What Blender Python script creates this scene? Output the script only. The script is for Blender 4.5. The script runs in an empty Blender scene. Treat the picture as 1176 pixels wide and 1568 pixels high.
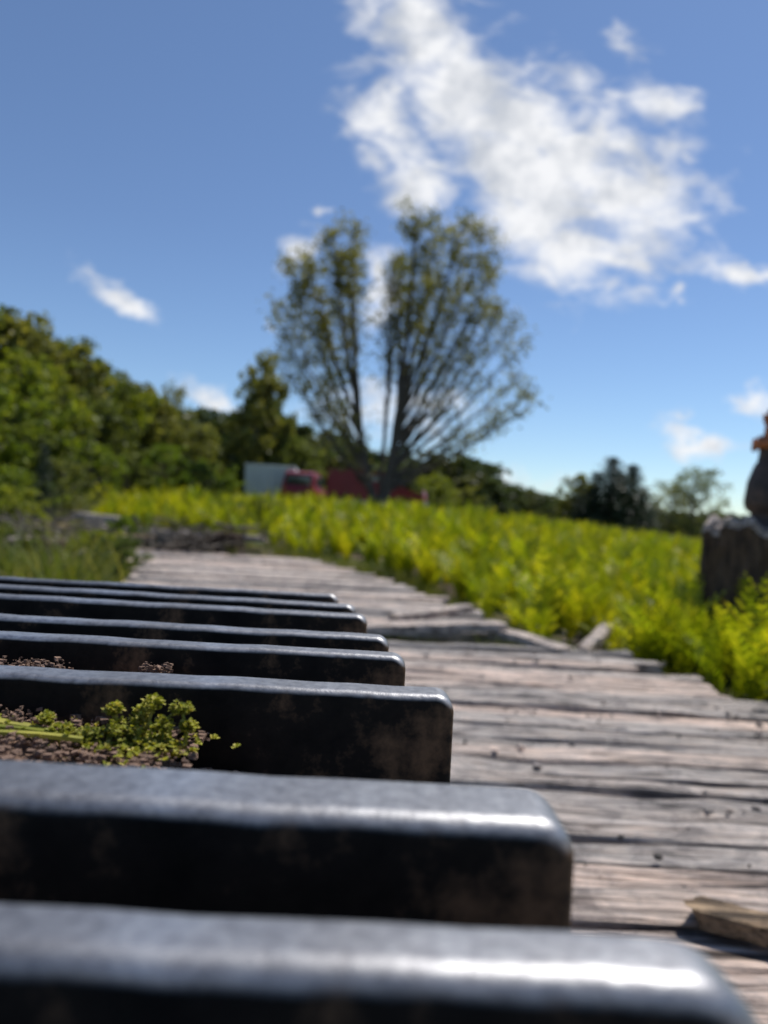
import bpy, bmesh, math, random
import numpy as np
from mathutils import Vector, Matrix, Euler
rng = np.random.default_rng(7)
random.seed(7)
scene = bpy.context.scene
COL = scene.collection

# ------------------------------------------------------------------ helpers
def S(t):
    t = np.clip(t, 0, 1); return t*t*(3-2*t)

def terrain(x, y):
    x = np.asarray(x, float); y = np.asarray(y, float)
    rise = .92*S((y-5)/22.0)*(1-0.95*S((x-.5)/11.0 * np.clip(20/np.maximum(y, 20), .3, 1)))
    n = .05*np.sin(x*.9+1.3)*np.cos(y*.7) + .03*np.sin(x*2.3+y*1.7)
    near = S((np.hypot(x, y-3)-3)/5)
    return -0.2 + rise + n*near

def np_mesh(name, V, F, mats, midx=None, smooth=False):
    V = np.asarray(V, np.float32); F = np.asarray(F, np.int32)
    me = bpy.data.meshes.new(name)
    me.vertices.add(len(V)); me.vertices.foreach_set('co', V.ravel())
    m = len(F)
    me.loops.add(4*m); me.loops.foreach_set('vertex_index', F.ravel())
    me.polygons.add(m); me.polygons.foreach_set('loop_start', np.arange(m, dtype=np.int32)*4)
    for mt in mats: me.materials.append(mt)
    if midx is not None: me.polygons.foreach_set('material_index', np.asarray(midx, np.int32))
    me.update(calc_edges=True)
    me.polygons.foreach_set('use_smooth', np.full(m, smooth))
    me.validate()
    return me

def obj(name, me, loc=(0,0,0), rot=(0,0,0), scale=(1,1,1), parent=None, link=True):
    o = bpy.data.objects.new(name, me)
    o.location = loc; o.rotation_euler = rot; o.scale = scale
    if parent: o.parent = parent
    if link: COL.objects.link(o)
    return o

class Geo:
    def __init__(s): s.V=[]; s.F=[]; s.M=[]; s.n=0
    def add(s, V, F, m=0):
        V=np.asarray(V,float); F=np.asarray(F,int)
        s.V.append(V); s.F.append(F+s.n); s.M.append(np.full(len(F), m)); s.n+=len(V)
    def mesh(s, name, mats, smooth=False):
        return np_mesh(name, np.concatenate(s.V), np.concatenate(s.F), mats, np.concatenate(s.M), smooth)

def tube(P, R, k=6):
    P = np.asarray(P,float); n=len(P)
    T = np.gradient(P, axis=0); T/= np.linalg.norm(T,axis=1)[:,None]+1e-9
    ref = np.array([0,0,1.]) if abs(T[0][2])<.9 else np.array([1.,0,0])
    A = np.cross(T, ref); A/=np.linalg.norm(A,axis=1)[:,None]+1e-9
    B = np.cross(T, A)
    ang = np.linspace(0,2*np.pi,k,endpoint=False)
    V = P[:,None,:] + np.asarray(R)[:,None,None]*(A[:,None,:]*np.cos(ang)[None,:,None]+B[:,None,:]*np.sin(ang)[None,:,None])
    V=V.reshape(-1,3); F=[]
    for i in range(n-1):
        for j in range(k):
            F.append((i*k+j, i*k+(j+1)%k, (i+1)*k+(j+1)%k, (i+1)*k+j))
    return V, F

def bez(p0,p1,p2,n):
    t=np.linspace(0,1,n)[:,None]
    return (1-t)**2*np.asarray(p0)+2*t*(1-t)*np.asarray(p1)+t*t*np.asarray(p2)

def leaves(C, size, r, aspect=.55):
    n=len(C)
    d=r.normal(size=(n,3)); d/=np.linalg.norm(d,axis=1)[:,None]
    e=np.cross(d,r.normal(size=(n,3))); e/=np.linalg.norm(e,axis=1)[:,None]+1e-9
    s=(size*(.6+.8*r.random(n)))[:,None]
    V=np.stack([C-d*s, C+e*s*aspect, C+d*s, C-e*s*aspect],1).reshape(-1,3)
    F=np.arange(4*n).reshape(n,4)
    return V,F

# ------------------------------------------------------------------ materials
def new_mat(name):
    m=bpy.data.materials.new(name); m.use_nodes=True
    nt=m.node_tree; nt.nodes.clear()
    out=nt.nodes.new('ShaderNodeOutputMaterial')
    return m,nt,out
def N(nt,t,**kw):
    n=nt.nodes.new(t)
    for k,v in kw.items(): setattr(n,k,v)
    return n
def L(nt,a,b): nt.links.new(a,b)
def ramp(nt, stops, inp=None):
    r=N(nt,'ShaderNodeValToRGB'); cr=r.color_ramp
    while len(cr.elements)<len(stops): cr.elements.new(.5)
    for e,(p,c) in zip(cr.elements,stops):
        e.position=p; e.color=(c[0],c[1],c[2],1) if not isinstance(c,(int,float)) else (c,c,c,1)
    if inp is not None: L(nt,inp,r.inputs[0])
    return r
def noise(nt, scale, detail=4, rough=.55, vec=None, dist=0):
    n=N(nt,'ShaderNodeTexNoise'); n.inputs['Scale'].default_value=scale
    n.inputs['Detail'].default_value=detail; n.inputs['Roughness'].default_value=rough
    n.inputs['Distortion'].default_value=dist
    if vec is not None: L(nt,vec,n.inputs['Vector'])
    return n
def mapping(nt, src, scale):
    m=N(nt,'ShaderNodeMapping'); m.inputs['Scale'].default_value=scale; L(nt,src,m.inputs[0]); return m
def mixc(nt, fac, a, b, mode='MIX'):
    m=N(nt,'ShaderNodeMix',data_type='RGBA',blend_type=mode)
    for s,v in ((0,fac),(6,a),(7,b)):
        if hasattr(v,'is_linked'): L(nt,v,m.inputs[s])
        else: m.inputs[s].default_value = v if isinstance(v,(int,float)) else (v[0],v[1],v[2],1)
    return m.outputs[2]

def leaf_mat(name, c1, c2, c3, nscale=.8, trans=.35, lo=.6):
    m,nt,out=new_mat(name)
    geo=N(nt,'ShaderNodeNewGeometry'); tc=N(nt,'ShaderNodeTexCoord'); oi=N(nt,'ShaderNodeObjectInfo')
    r=ramp(nt,[(0,c1),(.5,c2),(1,c3)],geo.outputs['Random Per Island'])
    n=noise(nt,nscale,3,.5,tc.outputs['Object'])
    rr=ramp(nt,[(.3,(lo,lo*1.08,lo)),(.7,(1.25,1.2,1.1))],n.outputs['Fac'])
    c=mixc(nt,1.0,r.outputs[0],rr.outputs[0],'MULTIPLY')
    r2=ramp(nt,[(0,(.70,.85,.8)),(.5,(.92,.95,.9)),(1,(1.25,1.12,1.0))],oi.outputs['Random'])
    c=mixc(nt,1.0,c,r2.outputs[0],'MULTIPLY')
    p=N(nt,'ShaderNodeBsdfPrincipled'); L(nt,c,p.inputs['Base Color']); p.inputs['Roughness'].default_value=.5
    p.inputs['Specular IOR Level'].default_value=.3
    t=N(nt,'ShaderNodeBsdfTranslucent'); L(nt,mixc(nt,1.0,c,(1.45,1.4,.55),'MULTIPLY'),t.inputs['Color'])
    mx=N(nt,'ShaderNodeMixShader'); mx.inputs[0].default_value=trans
    L(nt,p.outputs[0],mx.inputs[1]); L(nt,t.outputs[0],mx.inputs[2]); L(nt,mx.outputs[0],out.inputs[0])
    return m

def simple_mat(name, c1, c2, scale=8, rough=.7, metal=0, bump=.3, bscale=None, stretch=(1,1,1), bdist=.01, spec=.5):
    m,nt,out=new_mat(name); tc=N(nt,'ShaderNodeTexCoord')
    mp=mapping(nt,tc.outputs['Object'],stretch)
    n=noise(nt,scale,6,.6,mp.outputs[0])
    r=ramp(nt,[(.3,c1),(.7,c2)],n.outputs['Fac'])
    p=N(nt,'ShaderNodeBsdfPrincipled'); L(nt,r.outputs[0],p.inputs['Base Color'])
    p.inputs['Roughness'].default_value=rough; p.inputs['Metallic'].default_value=metal
    p.inputs['Specular IOR Level'].default_value=spec
    n2=noise(nt,bscale or scale*2,6,.65,mp.outputs[0])
    b=N(nt,'ShaderNodeBump'); b.inputs['Strength'].default_value=bump; b.inputs['Distance'].default_value=bdist
    L(nt,n2.outputs['Fac'],b.inputs['Height']); L(nt,b.outputs[0],p.inputs['Normal'])
    L(nt,p.outputs[0],out.inputs[0]); return m

M_leaf  = leaf_mat('tree_leaf',(.085,.105,.03),(.145,.165,.05),(.21,.225,.075),.8,.5)
M_leaf2 = leaf_mat('bright_leaf',(.11,.15,.02),(.18,.23,.03),(.25,.28,.045),.8,.5)
M_leafbig = leaf_mat('willow_leaf',(.10,.115,.04),(.155,.17,.06),(.22,.23,.09),.5,.5)
M_far   = leaf_mat('far_leaf',(.055,.072,.034),(.08,.10,.046),(.11,.13,.06),.4,.35)
M_spruce= leaf_mat('spruce_needle',(.018,.032,.02),(.032,.05,.03),(.045,.07,.04),1.,.15)
M_fern  = leaf_mat('fern_leaf',(.21,.26,.010),(.32,.36,.014),(.52,.50,.03),2.0,.5,.5)
M_grass = leaf_mat('grass_blade',(.08,.11,.015),(.15,.18,.028),(.34,.31,.12),2.0,.4)
M_moss  = leaf_mat('moss_leaf',(.22,.23,.03),(.42,.41,.06),(.58,.47,.15),30.,.3)
M_bark  = simple_mat('bark',(.05,.04,.032),(.15,.125,.10),6,.9,0,.8,stretch=(3,3,.7),bdist=.03)
M_dirt  = simple_mat('dirt',(.07,.042,.03),(.34,.215,.15),90,.95,0,1.,260,bdist=.003)

def wood_mat(name, tint=(1,1,1), fine=1.0):
    m,nt,out=new_mat(name); tc=N(nt,'ShaderNodeTexCoord'); geo=N(nt,'ShaderNodeNewGeometry')
    off=N(nt,'ShaderNodeVectorMath',operation='SCALE'); off.inputs[0].default_value=(13,7,5)
    L(nt,geo.outputs['Random Per Island'],off.inputs['Scale'])
    ad=N(nt,'ShaderNodeVectorMath',operation='ADD'); L(nt,tc.outputs['Object'],ad.inputs[0]); L(nt,off.outputs[0],ad.inputs[1])
    g=mapping(nt,ad.outputs[0],(2.4*fine,55*fine,55*fine))
    grain=noise(nt,1.0,8,.72,g.outputs[0],.9)
    g2=mapping(nt,ad.outputs[0],(1.6,24,24)); coarse=noise(nt,1.0,6,.65,g2.outputs[0],1.8)
    blot=noise(nt,8,8,.72,ad.outputs[0],.6)
    g3=mapping(nt,ad.outputs[0],(4.5,14,14)); knot=N(nt,'ShaderNodeTexVoronoi'); knot.inputs['Scale'].default_value=1.0; L(nt,g3.outputs[0],knot.inputs['Vector'])
    c=ramp(nt,[(.36,(.07,.06,.055)),(.44,(.34,.30,.27)),(.52,(.68,.61,.555)),(.66,(.88,.81,.75))],grain.outputs['Fac']).outputs[0]
    c=mixc(nt,.9,c,ramp(nt,[(.37,(.27,.26,.26)),(.46,(.82,.82,.82)),(.7,(1.2,1.13,1.07))],coarse.outputs['Fac']).outputs[0],'MULTIPLY')
    c=mixc(nt,.85,c,ramp(nt,[(.38,(.42,.43,.45)),(.5,(.93,.93,.93)),(.65,(1.12,1.07,1.02))],blot.outputs['Fac']).outputs[0],'MULTIPLY')
    c=mixc(nt,.85,c,ramp(nt,[(.05,(.10,.09,.08)),(.13,(.7,.68,.67)),(.22,(1,1,1))],knot.outputs['Distance']).outputs[0],'MULTIPLY')
    c=mixc(nt,.95,c,ramp(nt,[(0,(.52,.54,.57)),(.35,(.87,.87,.88)),(.7,(1.05,.98,.94)),(1,(1.2,1.06,.99))],geo.outputs['Random Per Island']).outputs[0],'MULTIPLY')
    c=mixc(nt,1.0,c,tint,'MULTIPLY')
    p=N(nt,'ShaderNodeBsdfPrincipled'); L(nt,c,p.inputs['Base Color']); p.inputs['Roughness'].default_value=.75
    p.inputs['Specular IOR Level'].default_value=.3
    b=N(nt,'ShaderNodeBump'); b.inputs['Strength'].default_value=1.0; b.inputs['Distance'].default_value=.016
    mm=N(nt,'ShaderNodeMath',operation='ADD'); L(nt,grain.outputs['Fac'],mm.inputs[0]); L(nt,coarse.outputs['Fac'],mm.inputs[1])
    L(nt,mm.outputs[0],b.inputs['Height']); L(nt,b.outputs[0],p.inputs['Normal'])
    L(nt,p.outputs[0],out.inputs[0]); return m
M_wood=wood_mat('weathered_wood')
M_wood2=wood_mat('brown_wood',(.80,.66,.46),1.2)

def steel_mat():
    m,nt,out=new_mat('worn_black_steel'); tc=N(nt,'ShaderNodeTexCoord'); geo=N(nt,'ShaderNodeNewGeometry')
    sx=N(nt,'ShaderNodeSeparateXYZ'); L(nt,geo.outputs['Normal'],sx.inputs[0])
    n=noise(nt,22,6,.65,tc.outputs['Object'])
    n0=noise(nt,7,3,.5,mapping(nt,tc.outputs['Object'],(1.2,.5,.5)).outputs[0])
    a=N(nt,'ShaderNodeMath',operation='MULTIPLY_ADD'); L(nt,n.outputs['Fac'],a.inputs[0]); a.inputs[1].default_value=.5
    L(nt,sx.outputs['Z'],a.inputs[2])
    wear_shade=ramp(nt,[(.50,0),(.90,1)],a.outputs[0])  # by upward normal: worn tops, plus shade painted into the upright fronts
    fine=noise(nt,170,5,.7,tc.outputs['Object'])
    rustn=noise(nt,12,6,.7,tc.outputs['Object'])
    shaded_paint=ramp(nt,[(.40,(.006,.0055,.005)),(.54,(.018,.014,.011)),(.66,(.15,.088,.05))],rustn.outputs['Fac'])  # black paint with rust; the fronts' shade is put into this colour
    steel=ramp(nt,[(.3,(.24,.24,.25)),(.5,(.38,.38,.39)),(.7,(.50,.50,.50))],fine.outputs['Fac'])
    steel2=mixc(nt,.9,steel.outputs[0],ramp(nt,[(.36,(.42,.42,.43)),(.5,(.72,.72,.73)),(.62,(1.1,1.1,1.1))],n0.outputs['Fac']).outputs[0],'MULTIPLY')
    c=mixc(nt,wear_shade.outputs[0],shaded_paint.outputs[0],steel2)
    p=N(nt,'ShaderNodeBsdfPrincipled'); L(nt,c,p.inputs['Base Color'])
    mt=N(nt,'ShaderNodeMath',operation='MULTIPLY'); mt.inputs[1].default_value=.9; L(nt,wear_shade.outputs[0],mt.inputs[0]); L(nt,mt.outputs[0],p.inputs['Metallic'])
    rr=ramp(nt,[(.35,.55),(.65,.40)],n0.outputs['Fac'])
    rg=mixc(nt,wear_shade.outputs[0],(.75,.75,.75),rr.outputs[0]); L(nt,rg,p.inputs['Roughness'])
    p.inputs['Specular IOR Level'].default_value=.12
    b=N(nt,'ShaderNodeBump'); b.inputs['Strength'].default_value=.4; b.inputs['Distance'].default_value=.0008
    ad=N(nt,'ShaderNodeMath',operation='ADD'); L(nt,fine.outputs['Fac'],ad.inputs[0]); L(nt,n.outputs['Fac'],ad.inputs[1])
    L(nt,ad.outputs[0],b.inputs['Height']); L(nt,b.outputs[0],p.inputs['Normal'])
    L(nt,p.outputs[0],out.inputs[0]); return m
M_steel=steel_mat()
M_iron=simple_mat('rusty_cast_iron',(.018,.017,.017),(.11,.07,.05),14,.6,.2,.8,bdist=.01)
M_rust=simple_mat('rust',(.28,.08,.03),(.55,.20,.08),20,.85,0,.5,bdist=.003)
M_red=simple_mat('red_paint',(.20,.010,.016),(.27,.016,.024),3,.35,0,.0)
M_white=simple_mat('white_paint',(.55,.62,.62),(.68,.75,.75),3,.45,0,.0)
M_rubber=simple_mat('tyre_rubber',(.015,.015,.015),(.03,.03,.03),10,.8)
M_glass=simple_mat('window_glass',(.03,.04,.05),(.05,.06,.07),2,.06,0,0,spec=.9)
M_chrome=simple_mat('bright_metal',(.4,.4,.4),(.5,.5,.5),5,.3,.9,0)
M_rock=simple_mat('rock',(.02,.019,.018),(.10,.09,.08),5,.9,0,1.,bdist=.03)

def ground_mat():
    m,nt,out=new_mat('meadow_ground'); tc=N(nt,'ShaderNodeTexCoord')
    n=noise(nt,1.3,8,.65,tc.outputs['Object']); n2=noise(nt,22,5,.7,tc.outputs['Object'])
    g=ramp(nt,[(.3,(.035,.05,.012)),(.55,(.075,.10,.02)),(.75,(.13,.14,.035))],n2.outputs['Fac'])
    d=ramp(nt,[(.3,(.05,.038,.028)),(.7,(.22,.17,.125))],n2.outputs['Fac'])
    f=ramp(nt,[(.47,0),(.55,1)],n.outputs['Fac'])
    c=mixc(nt,f.outputs[0],g.outputs[0],d.outputs[0])
    p=N(nt,'ShaderNodeBsdfPrincipled'); L(nt,c,p.inputs['Base Color']); p.inputs['Roughness'].default_value=.95
    p.inputs['Specular IOR Level'].default_value=.1
    b=N(nt,'ShaderNodeBump'); b.inputs['Distance'].default_value=.05; L(nt,n2.outputs['Fac'],b.inputs['Height']); L(nt,b.outputs[0],p.inputs['Normal'])
    L(nt,p.outputs[0],out.inputs[0]); return m
M_ground=ground_mat()

# ------------------------------------------------------------------ ground
s=np.linspace(-1,1,321); gx=np.sign(s)*(np.abs(s)*14+np.abs(s)**5*900)
gy=gx+6
X,Y=np.meshgrid(gx,gy); Z=terrain(X,Y)
V=np.stack([X,Y,Z],-1).reshape(-1,3); n=len(s)
I=np.arange(n*n).reshape(n,n)
F=np.stack([I[:-1,:-1],I[:-1,1:],I[1:,1:],I[1:,:-1]],-1).reshape(-1,4)
obj('ground',np_mesh('ground',V,F,[M_ground],smooth=True))

# ------------------------------------------------------------------ wooden deck
def plank(g, p0, p1, w, t, r, seg=14, m=0, jit=1.0):
    p0=np.array(p0,float); p1=np.array(p1,float); ax=p1-p0; ln=np.linalg.norm(ax); ax/=ln
    sd=np.cross([0,0,1.],ax); sd/=np.linalg.norm(sd); up=np.cross(ax,sd)
    prof=[(-.5,-.25),(-.49,-.07),(-.44,0),(-.2,.012),(.0,.016),(.2,.010),(.44,0),(.49,-.07),(.5,-.25),(.5,-1),(-.5,-1)]
    k=len(prof); V=[]
    ph=r.random(6)*6.28
    for i in range(seg+1):
        u=i/seg; c=p0+ax*ln*u
        e1=jit*(.009*math.sin(u*9+ph[0])+.005*r.normal()); e2=jit*(.009*math.sin(u*7+ph[1])+.005*r.normal())
        hz=jit*(.004*math.sin(u*6+ph[2])+.002*r.normal())
        for (a,b) in prof:
            ww=a*w+(e1 if a<0 else e2)*min(1,abs(a)*2)
            V.append(c+sd*ww+up*(b*t+hz+ (0 if b<-.9 else .002*jit*r.normal()))+ (ax*(.012*r.normal()) if i in(0,seg) else 0))
    F=[]
    for i in range(seg):
        for j in range(k):
            F.append((i*k+j, (i+1)*k+j, (i+1)*k+(j+1)%k, i*k+(j+1)%k))
    for base,flip in ((0,False),(seg*k,True)):
        b=[base+j for j in range(k)]
        q=[(b[0],b[1],b[9],b[10]),(b[1],b[2],b[8],b[9]),(b[2],b[3],b[7],b[8]),(b[3],b[4],b[6],b[7])]
        for a in q: F.append(a[::-1] if flip else a)
    g.add(V,F,m)
g=Geo(); y=-1.9
while y<4.02:
    w=.080+.050*rng.random()
    yc=y+w/2
    sk=.012*rng.normal()
    xr=1.52+.07*rng.normal()-(.10*(yc-3.4) if yc>3.4 else 0)
    plank(g,(-2.7+.08*rng.normal(),yc-sk,.006*rng.normal()),(xr,yc+sk,.008*rng.normal()),w,.055,rng,22,jit=1.2)
    y+=w+.007+.014*rng.random()**2
yy=4.72
while yy<10.8:
    w=.13+.05*rng.random()
    xr=np.interp(yy,[4.2,5.9,8.5,11.6,13],[.98,.62,.05,-1.5,-2.3])+.07*rng.normal()
    xl=np.interp(yy,[4.2,6.6,8,12.3],[-2.0,-2.2,-2.6,-4.4])+.10*rng.normal()
    zz=max(0,float(terrain((xl+xr)/2,yy))+.12)*.6
    rot=.02*(yy-4)
    plank(g,(xl,yy-rot,zz+.008*rng.normal()),(xr,yy+rot,zz+.008*rng.normal()),w,.055,rng,10)
    yy+=w+.01+.03*rng.random()
for xx in (-2.3,-.7,.5,1.3):
    plank(g,(xx,-1.9,-.07),(xx,4.05,-.07),.16,.12,rng,10)
for a,b in (((-1.8,4.7,-.07),(-3.3,10.9,-.0)),((.6,4.75,-.07),(-1.6,10.9,.0))):
    plank(g,a,b,.16,.12,rng,10)
obj('boardwalk',g.mesh('boardwalk',[M_wood]))

def board(name,p0,p1,w,t,mat,seed,jit=.5):
    g=Geo(); plank(g,p0,p1,w,t,np.random.default_rng(seed),12,jit=jit); return obj(name,g.mesh(name,[mat]))
board('loose_board',(-.25,4.20,.07),(.74,4.46,.095),.17,.05,M_wood,11)
board('loose_board',(.62,4.62,.07),(1.02,4.02,.035),.13,.04,M_wood,2)
board('loose_board',(.1,4.9,.05),(.62,5.25,.10),.12,.05,M_wood,12)
board('loose_board',(1.18,4.25,.0),(1.46,4.70,.09),.08,.04,M_wood,3)
board('loose_board',(.580,1.290,.045),(.99,1.085,.03),.065,.03,M_wood2,4,.25)
board('loose_board',(-4.8,12.6,.30),(-1.9,11.7,.30),.24,.10,M_wood,5)
board('loose_board',(-5.8,14.0,.50),(-4.6,13.0,.46),.2,.12,M_wood,6)
board('loose_board',(-4.9,8.6,.22),(-3.7,9.4,.22),.2,.10,M_wood,7)
board('loose_board',(-6.2,10.2,.34),(-4.9,11.5,.32),.25,.12,M_wood2,8)
board('loose_board',(-4.2,11.0,.24),(-2.6,11.5,.24),.20,.12,M_wood2,9)

def chips(name, pts, smin, smax, mat, seed, zf):
    r=np.random.default_rng(seed); g=Geo()
    for (x,y) in pts:
        sx=smin+(smax-smin)*r.random()**2; c=np.array([x,y,zf(x,y)+sx*.2])
        bx=np.array([[i,j,k] for i in(-1,1) for j in(-1,1) for k in(-1,1)],float)*[sx,sx*(.4+.6*r.random()),sx*.55]
        bx+=r.normal(size=(8,3))*sx*.18
        a=r.random()*6.28; R=np.array([[math.cos(a),-math.sin(a),0],[math.sin(a),math.cos(a),0],[0,0,1]])
        g.add(bx@R.T+c,[(0,1,3,2),(4,6,7,5),(0,4,5,1),(2,3,7,6),(0,2,6,4),(1,5,7,3)])
    return obj(name,g.mesh(name,[mat]))
r=np.random.default_rng(5)
chips('wood_chips',[(r.uniform(.1,1.5),r.uniform(.8,5)) for _ in range(200)],.002,.012,M_wood,8,lambda x,y:.008)
chips('soil_crumbs',[(r.uniform(.1,1.6),r.uniform(.8,5)) for _ in range(120)],.002,.008,M_rock,9,lambda x,y:.006)

# ------------------------------------------------------------------ crawler track
track=bpy.data.objects.new('crawler_track',None); COL.objects.link(track)
TOP=.58
def bar_mesh(name,w,h,t,rc,seed):
    """grouser bar: x from -w..0, z from -h..0, y from 0..t, rounded upper corners"""
    bm=bmesh.new(); pts=[]
    for cx,a0 in ((-rc,0),(-w+rc,90)):
        for i in range(9):
            a=math.radians(a0+90*i/8)
            pts.append((cx+rc*math.cos(a), -rc+rc*math.sin(a)))
    full=[]
    for i,p in enumerate(pts):
        full.append(p)
        if i==8:
            q=pts[9]
            for k in range(1,24):
                u=k/24; full.append((p[0]+(q[0]-p[0])*u, .0003*math.sin(seed+k*.9)+.0003*math.sin(k*2.3+seed)))
    full.append((-w,-h)); full.append((0,-h))
    vs=[bm.verts.new((x,0,z)) for x,z in full]
    f=bm.faces.new(vs); r_=bmesh.ops.extrude_face_region(bm,geom=[f])
    bmesh.ops.translate(bm,verts=[v for v in r_['geom'] if isinstance(v,bmesh.types.BMVert)],vec=(0,t,0))
    bmesh.ops.recalc_face_normals(bm,faces=bm.faces)
    me=bpy.data.meshes.new(name); bm.to_mesh(me); bm.free(); me.materials.append(M_steel)
    for p in me.polygons: p.use_smooth=True
    return me
def bevel(o,w,seg=4):
    b=o.modifiers.new('bevel','BEVEL'); b.width=w; b.segments=seg; b.limit_method='ANGLE'; b.angle_limit=math.radians(35)
    wn=o.modifiers.new('wn','WEIGHTED_NORMAL'); wn.keep_sharp=False
W=.60
#        y front , x right end , rotz, thickness, dz, corner radius, edge bevel
BARS=[(.163,.094,0.0,.027,0,.020,.008),(.250,.072,0.0,.040,0,.014,.008),(.430,.047,.5,.026,-.001,.011,.005),(.545,.022,-.6,.022,-.001,.011,.005),
      (.624,.010,-1.0,.022,-.0005,.011,.005),(.760,-.012,-1.5,.022,-.001,.011,.005),(.842,-.027,-2.0,.022,-.001,.011,.005)]
for i,(by,bx,rz,bt,dz,rc,bw) in enumerate(BARS):
    o=obj(f'grouser_bar_{i+1}',bar_mesh('grouser_bar',W,.075,bt,rc,i*1.7),(bx,by,TOP+dz),(0,0,math.radians(rz)),parent=track)
    bevel(o,bw,5)
R=.27; zc=TOP-R; y_f=.95; y_b=-.75
def xend(y): return .108-.163*y
path=[]
for k in range(8):  a=math.radians(90-180*(k+.5)/8); path.append((y_f+R*math.cos(a), zc+R*math.sin(a), a))
for k in range(17): path.append((y_f-.1*k-.05, zc-R, math.radians(-90)))
for k in range(8):  a=math.radians(270-180*(k+.5)/8); path.append((y_b+R*math.cos(a), zc+R*math.sin(a), a))
idx=len(BARS)
for k in range(9):
    yy=.05-.10*k
    if yy>y_b:
        idx+=1; o=obj(f'grouser_bar_{idx}',bar_mesh('grouser_bar',W,.075,.024,.013,idx),(xend(yy),yy-.012,TOP),parent=track); bevel(o,.006)
for (yy,zz,a) in path:
    idx+=1
    o=obj(f'grouser_bar_{idx}',bar_mesh('grouser_bar',W,.075,.024,.013,idx),(xend(yy),yy,zz),(a-math.pi/2,0,0),parent=track); bevel(o,.006)
g=Geo(); r0=R-.072
loop=[(y_b+(y_f-y_b)*i/14, zc+r0) for i in range(15)]
loop+=[(y_f+r0*math.cos(math.radians(90-180*i/12)), zc+r0*math.sin(math.radians(90-180*i/12))) for i in range(1,12)]
loop+=[(y_f-(y_f-y_b)*i/14, zc-r0) for i in range(15)]
loop+=[(y_b+r0*math.cos(math.radians(270-180*i/12)), zc+r0*math.sin(math.radians(270-180*i/12))) for i in range(1,12)]
Vv=[]; nL=len(loop)
for (yy,zz) in loop:
    cy=min(max(yy,y_b),y_f); dy,dz=yy-cy,zz-zc
    q=(r0-.02)/r0; xi=xend(yy)-.004
    iy,iz=(cy+dy*q, zc+dz*q) 
    Vv+=[(xi,yy,zz),(xi-W+.008,yy,zz),(xi-W+.008,iy,iz),(xi,iy,iz)]
Ff=[]
for i in range(nL):
    j=(i+1)%nL
    for k in range(4): Ff.append((i*4+k,i*4+(k+1)%4,j*4+(k+1)%4,j*4+k))
g.add(Vv,Ff); obj('shoe_belt',g.mesh('shoe_belt',[M_steel]),parent=track)
def wheel(name,loc,rad,wid,mat,par,rim=None):
    g=Geo(); prof=[(0.001,.5),(.25,.5),(.3,.35),(.7,.35),(.76,.5),(.97,.5),(1,.42),(1,-.42),(.97,-.5),(.76,-.5),(.7,-.35),(.3,-.35),(.25,-.5),(0.001,-.5)]
    k=28; Vv=[]; Ff=[]; 
    for a in range(k):
        t=2*math.pi*a/k
        for (rr,xx) in prof: Vv.append((xx*wid, rr*rad*math.cos(t), rr*rad*math.sin(t)))
    m=len(prof)
    for a in range(k):
        for j in range(m-1): Ff.append((a*m+j,((a+1)%k)*m+j,((a+1)%k)*m+j+1,a*m+j+1))
    g.add(Vv,Ff,0)
    me=g.mesh(name,[mat]+([rim] if rim else []))
    if rim:
        for p in me.polygons:
            c=p.center
            if math.hypot(c.y,c.z)<rad*.7: p.material_index=1
    return obj(name,me,loc,parent=par)
wheel('idler_wheel',(-.2,y_f,zc),.175,.09,M_iron,track); wheel('drive_sprocket',(.0,y_b,zc),.175,.09,M_iron,track)
for k,yy in enumerate((-.4,-.1,.2,.5,.75)): wheel(f'track_roller_{k+1}',(xend(yy)-.3,yy,zc-.1),.075,.16,M_iron,track)
def box(g,c,sz,m=0):
    c=np.array(c); b=np.array([[i,j,k] for i in(-.5,.5) for j in(-.5,.5) for k in(-.5,.5)])*sz+c
    g.add(b,[(0,1,3,2),(4,6,7,5),(0,4,5,1),(2,3,7,6),(0,2,6,4),(1,5,7,3)],m)
g=Geo(); box(g,(-.2,.1,zc),(.10,1.5,.09)); box(g,(-.16,.1,zc+.055),(.16,1.0,.015)); o=obj('track_frame',g.mesh('track_frame',[M_iron]),parent=track); bevel(o,.01,2)

# soil caught between the bars
def soil(name,x0,x1,y0,y1,zb,amp,seed,nx=150,ny=60):
    r=np.random.default_rng(seed); xs=np.linspace(x0,x1,nx); ys=np.linspace(y0,y1,ny); X,Y=np.meshgrid(xs,ys)
    Z=np.zeros_like(X)
    for f,a in ((30,1),(70,.6),(160,.35),(330,.25),(610,.15)):
        Z+=a*np.sin(X*f+r.random()*6+1.5*np.sin(Y*f*.7))*np.cos(Y*f*1.1+r.random()*6+np.sin(X*f*.6))
    Z=zb+amp*(.38*Z+.10*r.normal(size=X.shape))
    u=(X-x0)/(x1-x0); Z+=-amp*3.5*S((u-.62)/.38)+.9*amp*S((.55-u)/.5)
    V=np.stack([X,Y,Z],-1).reshape(-1,3); I=np.arange(nx*ny).reshape(ny,nx)
    F=np.stack([I[:-1,:-1],I[:-1,1:],I[1:,1:],I[1:,:-1]],-1).reshape(-1,4)
    return obj(name,np_mesh(name,V,F,[M_dirt],smooth=False))
soil('soil_clod',-.40,-.070,.2915,.429,.5515,.007,3)
soil('soil_clod',-.45,-.13,.4575,.544,.5545,.006,4)
r=np.random.default_rng(31)
pts=[(-.09-.21*r.random()**.8, .345+.080*r.random()) for _ in range(1700)]
chips('soil_crumbs',pts,.0004,.0022,M_dirt,32,lambda x,y:.5525+.012*np.clip((-.12-x)/.1,0,1)*r.random())
pts=[(-.22-.14*r.random(), .505+.036*r.random()) for _ in range(600)]+[(-.148-.022*r.random(), .528+.014*r.random()) for _ in range(220)]
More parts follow.
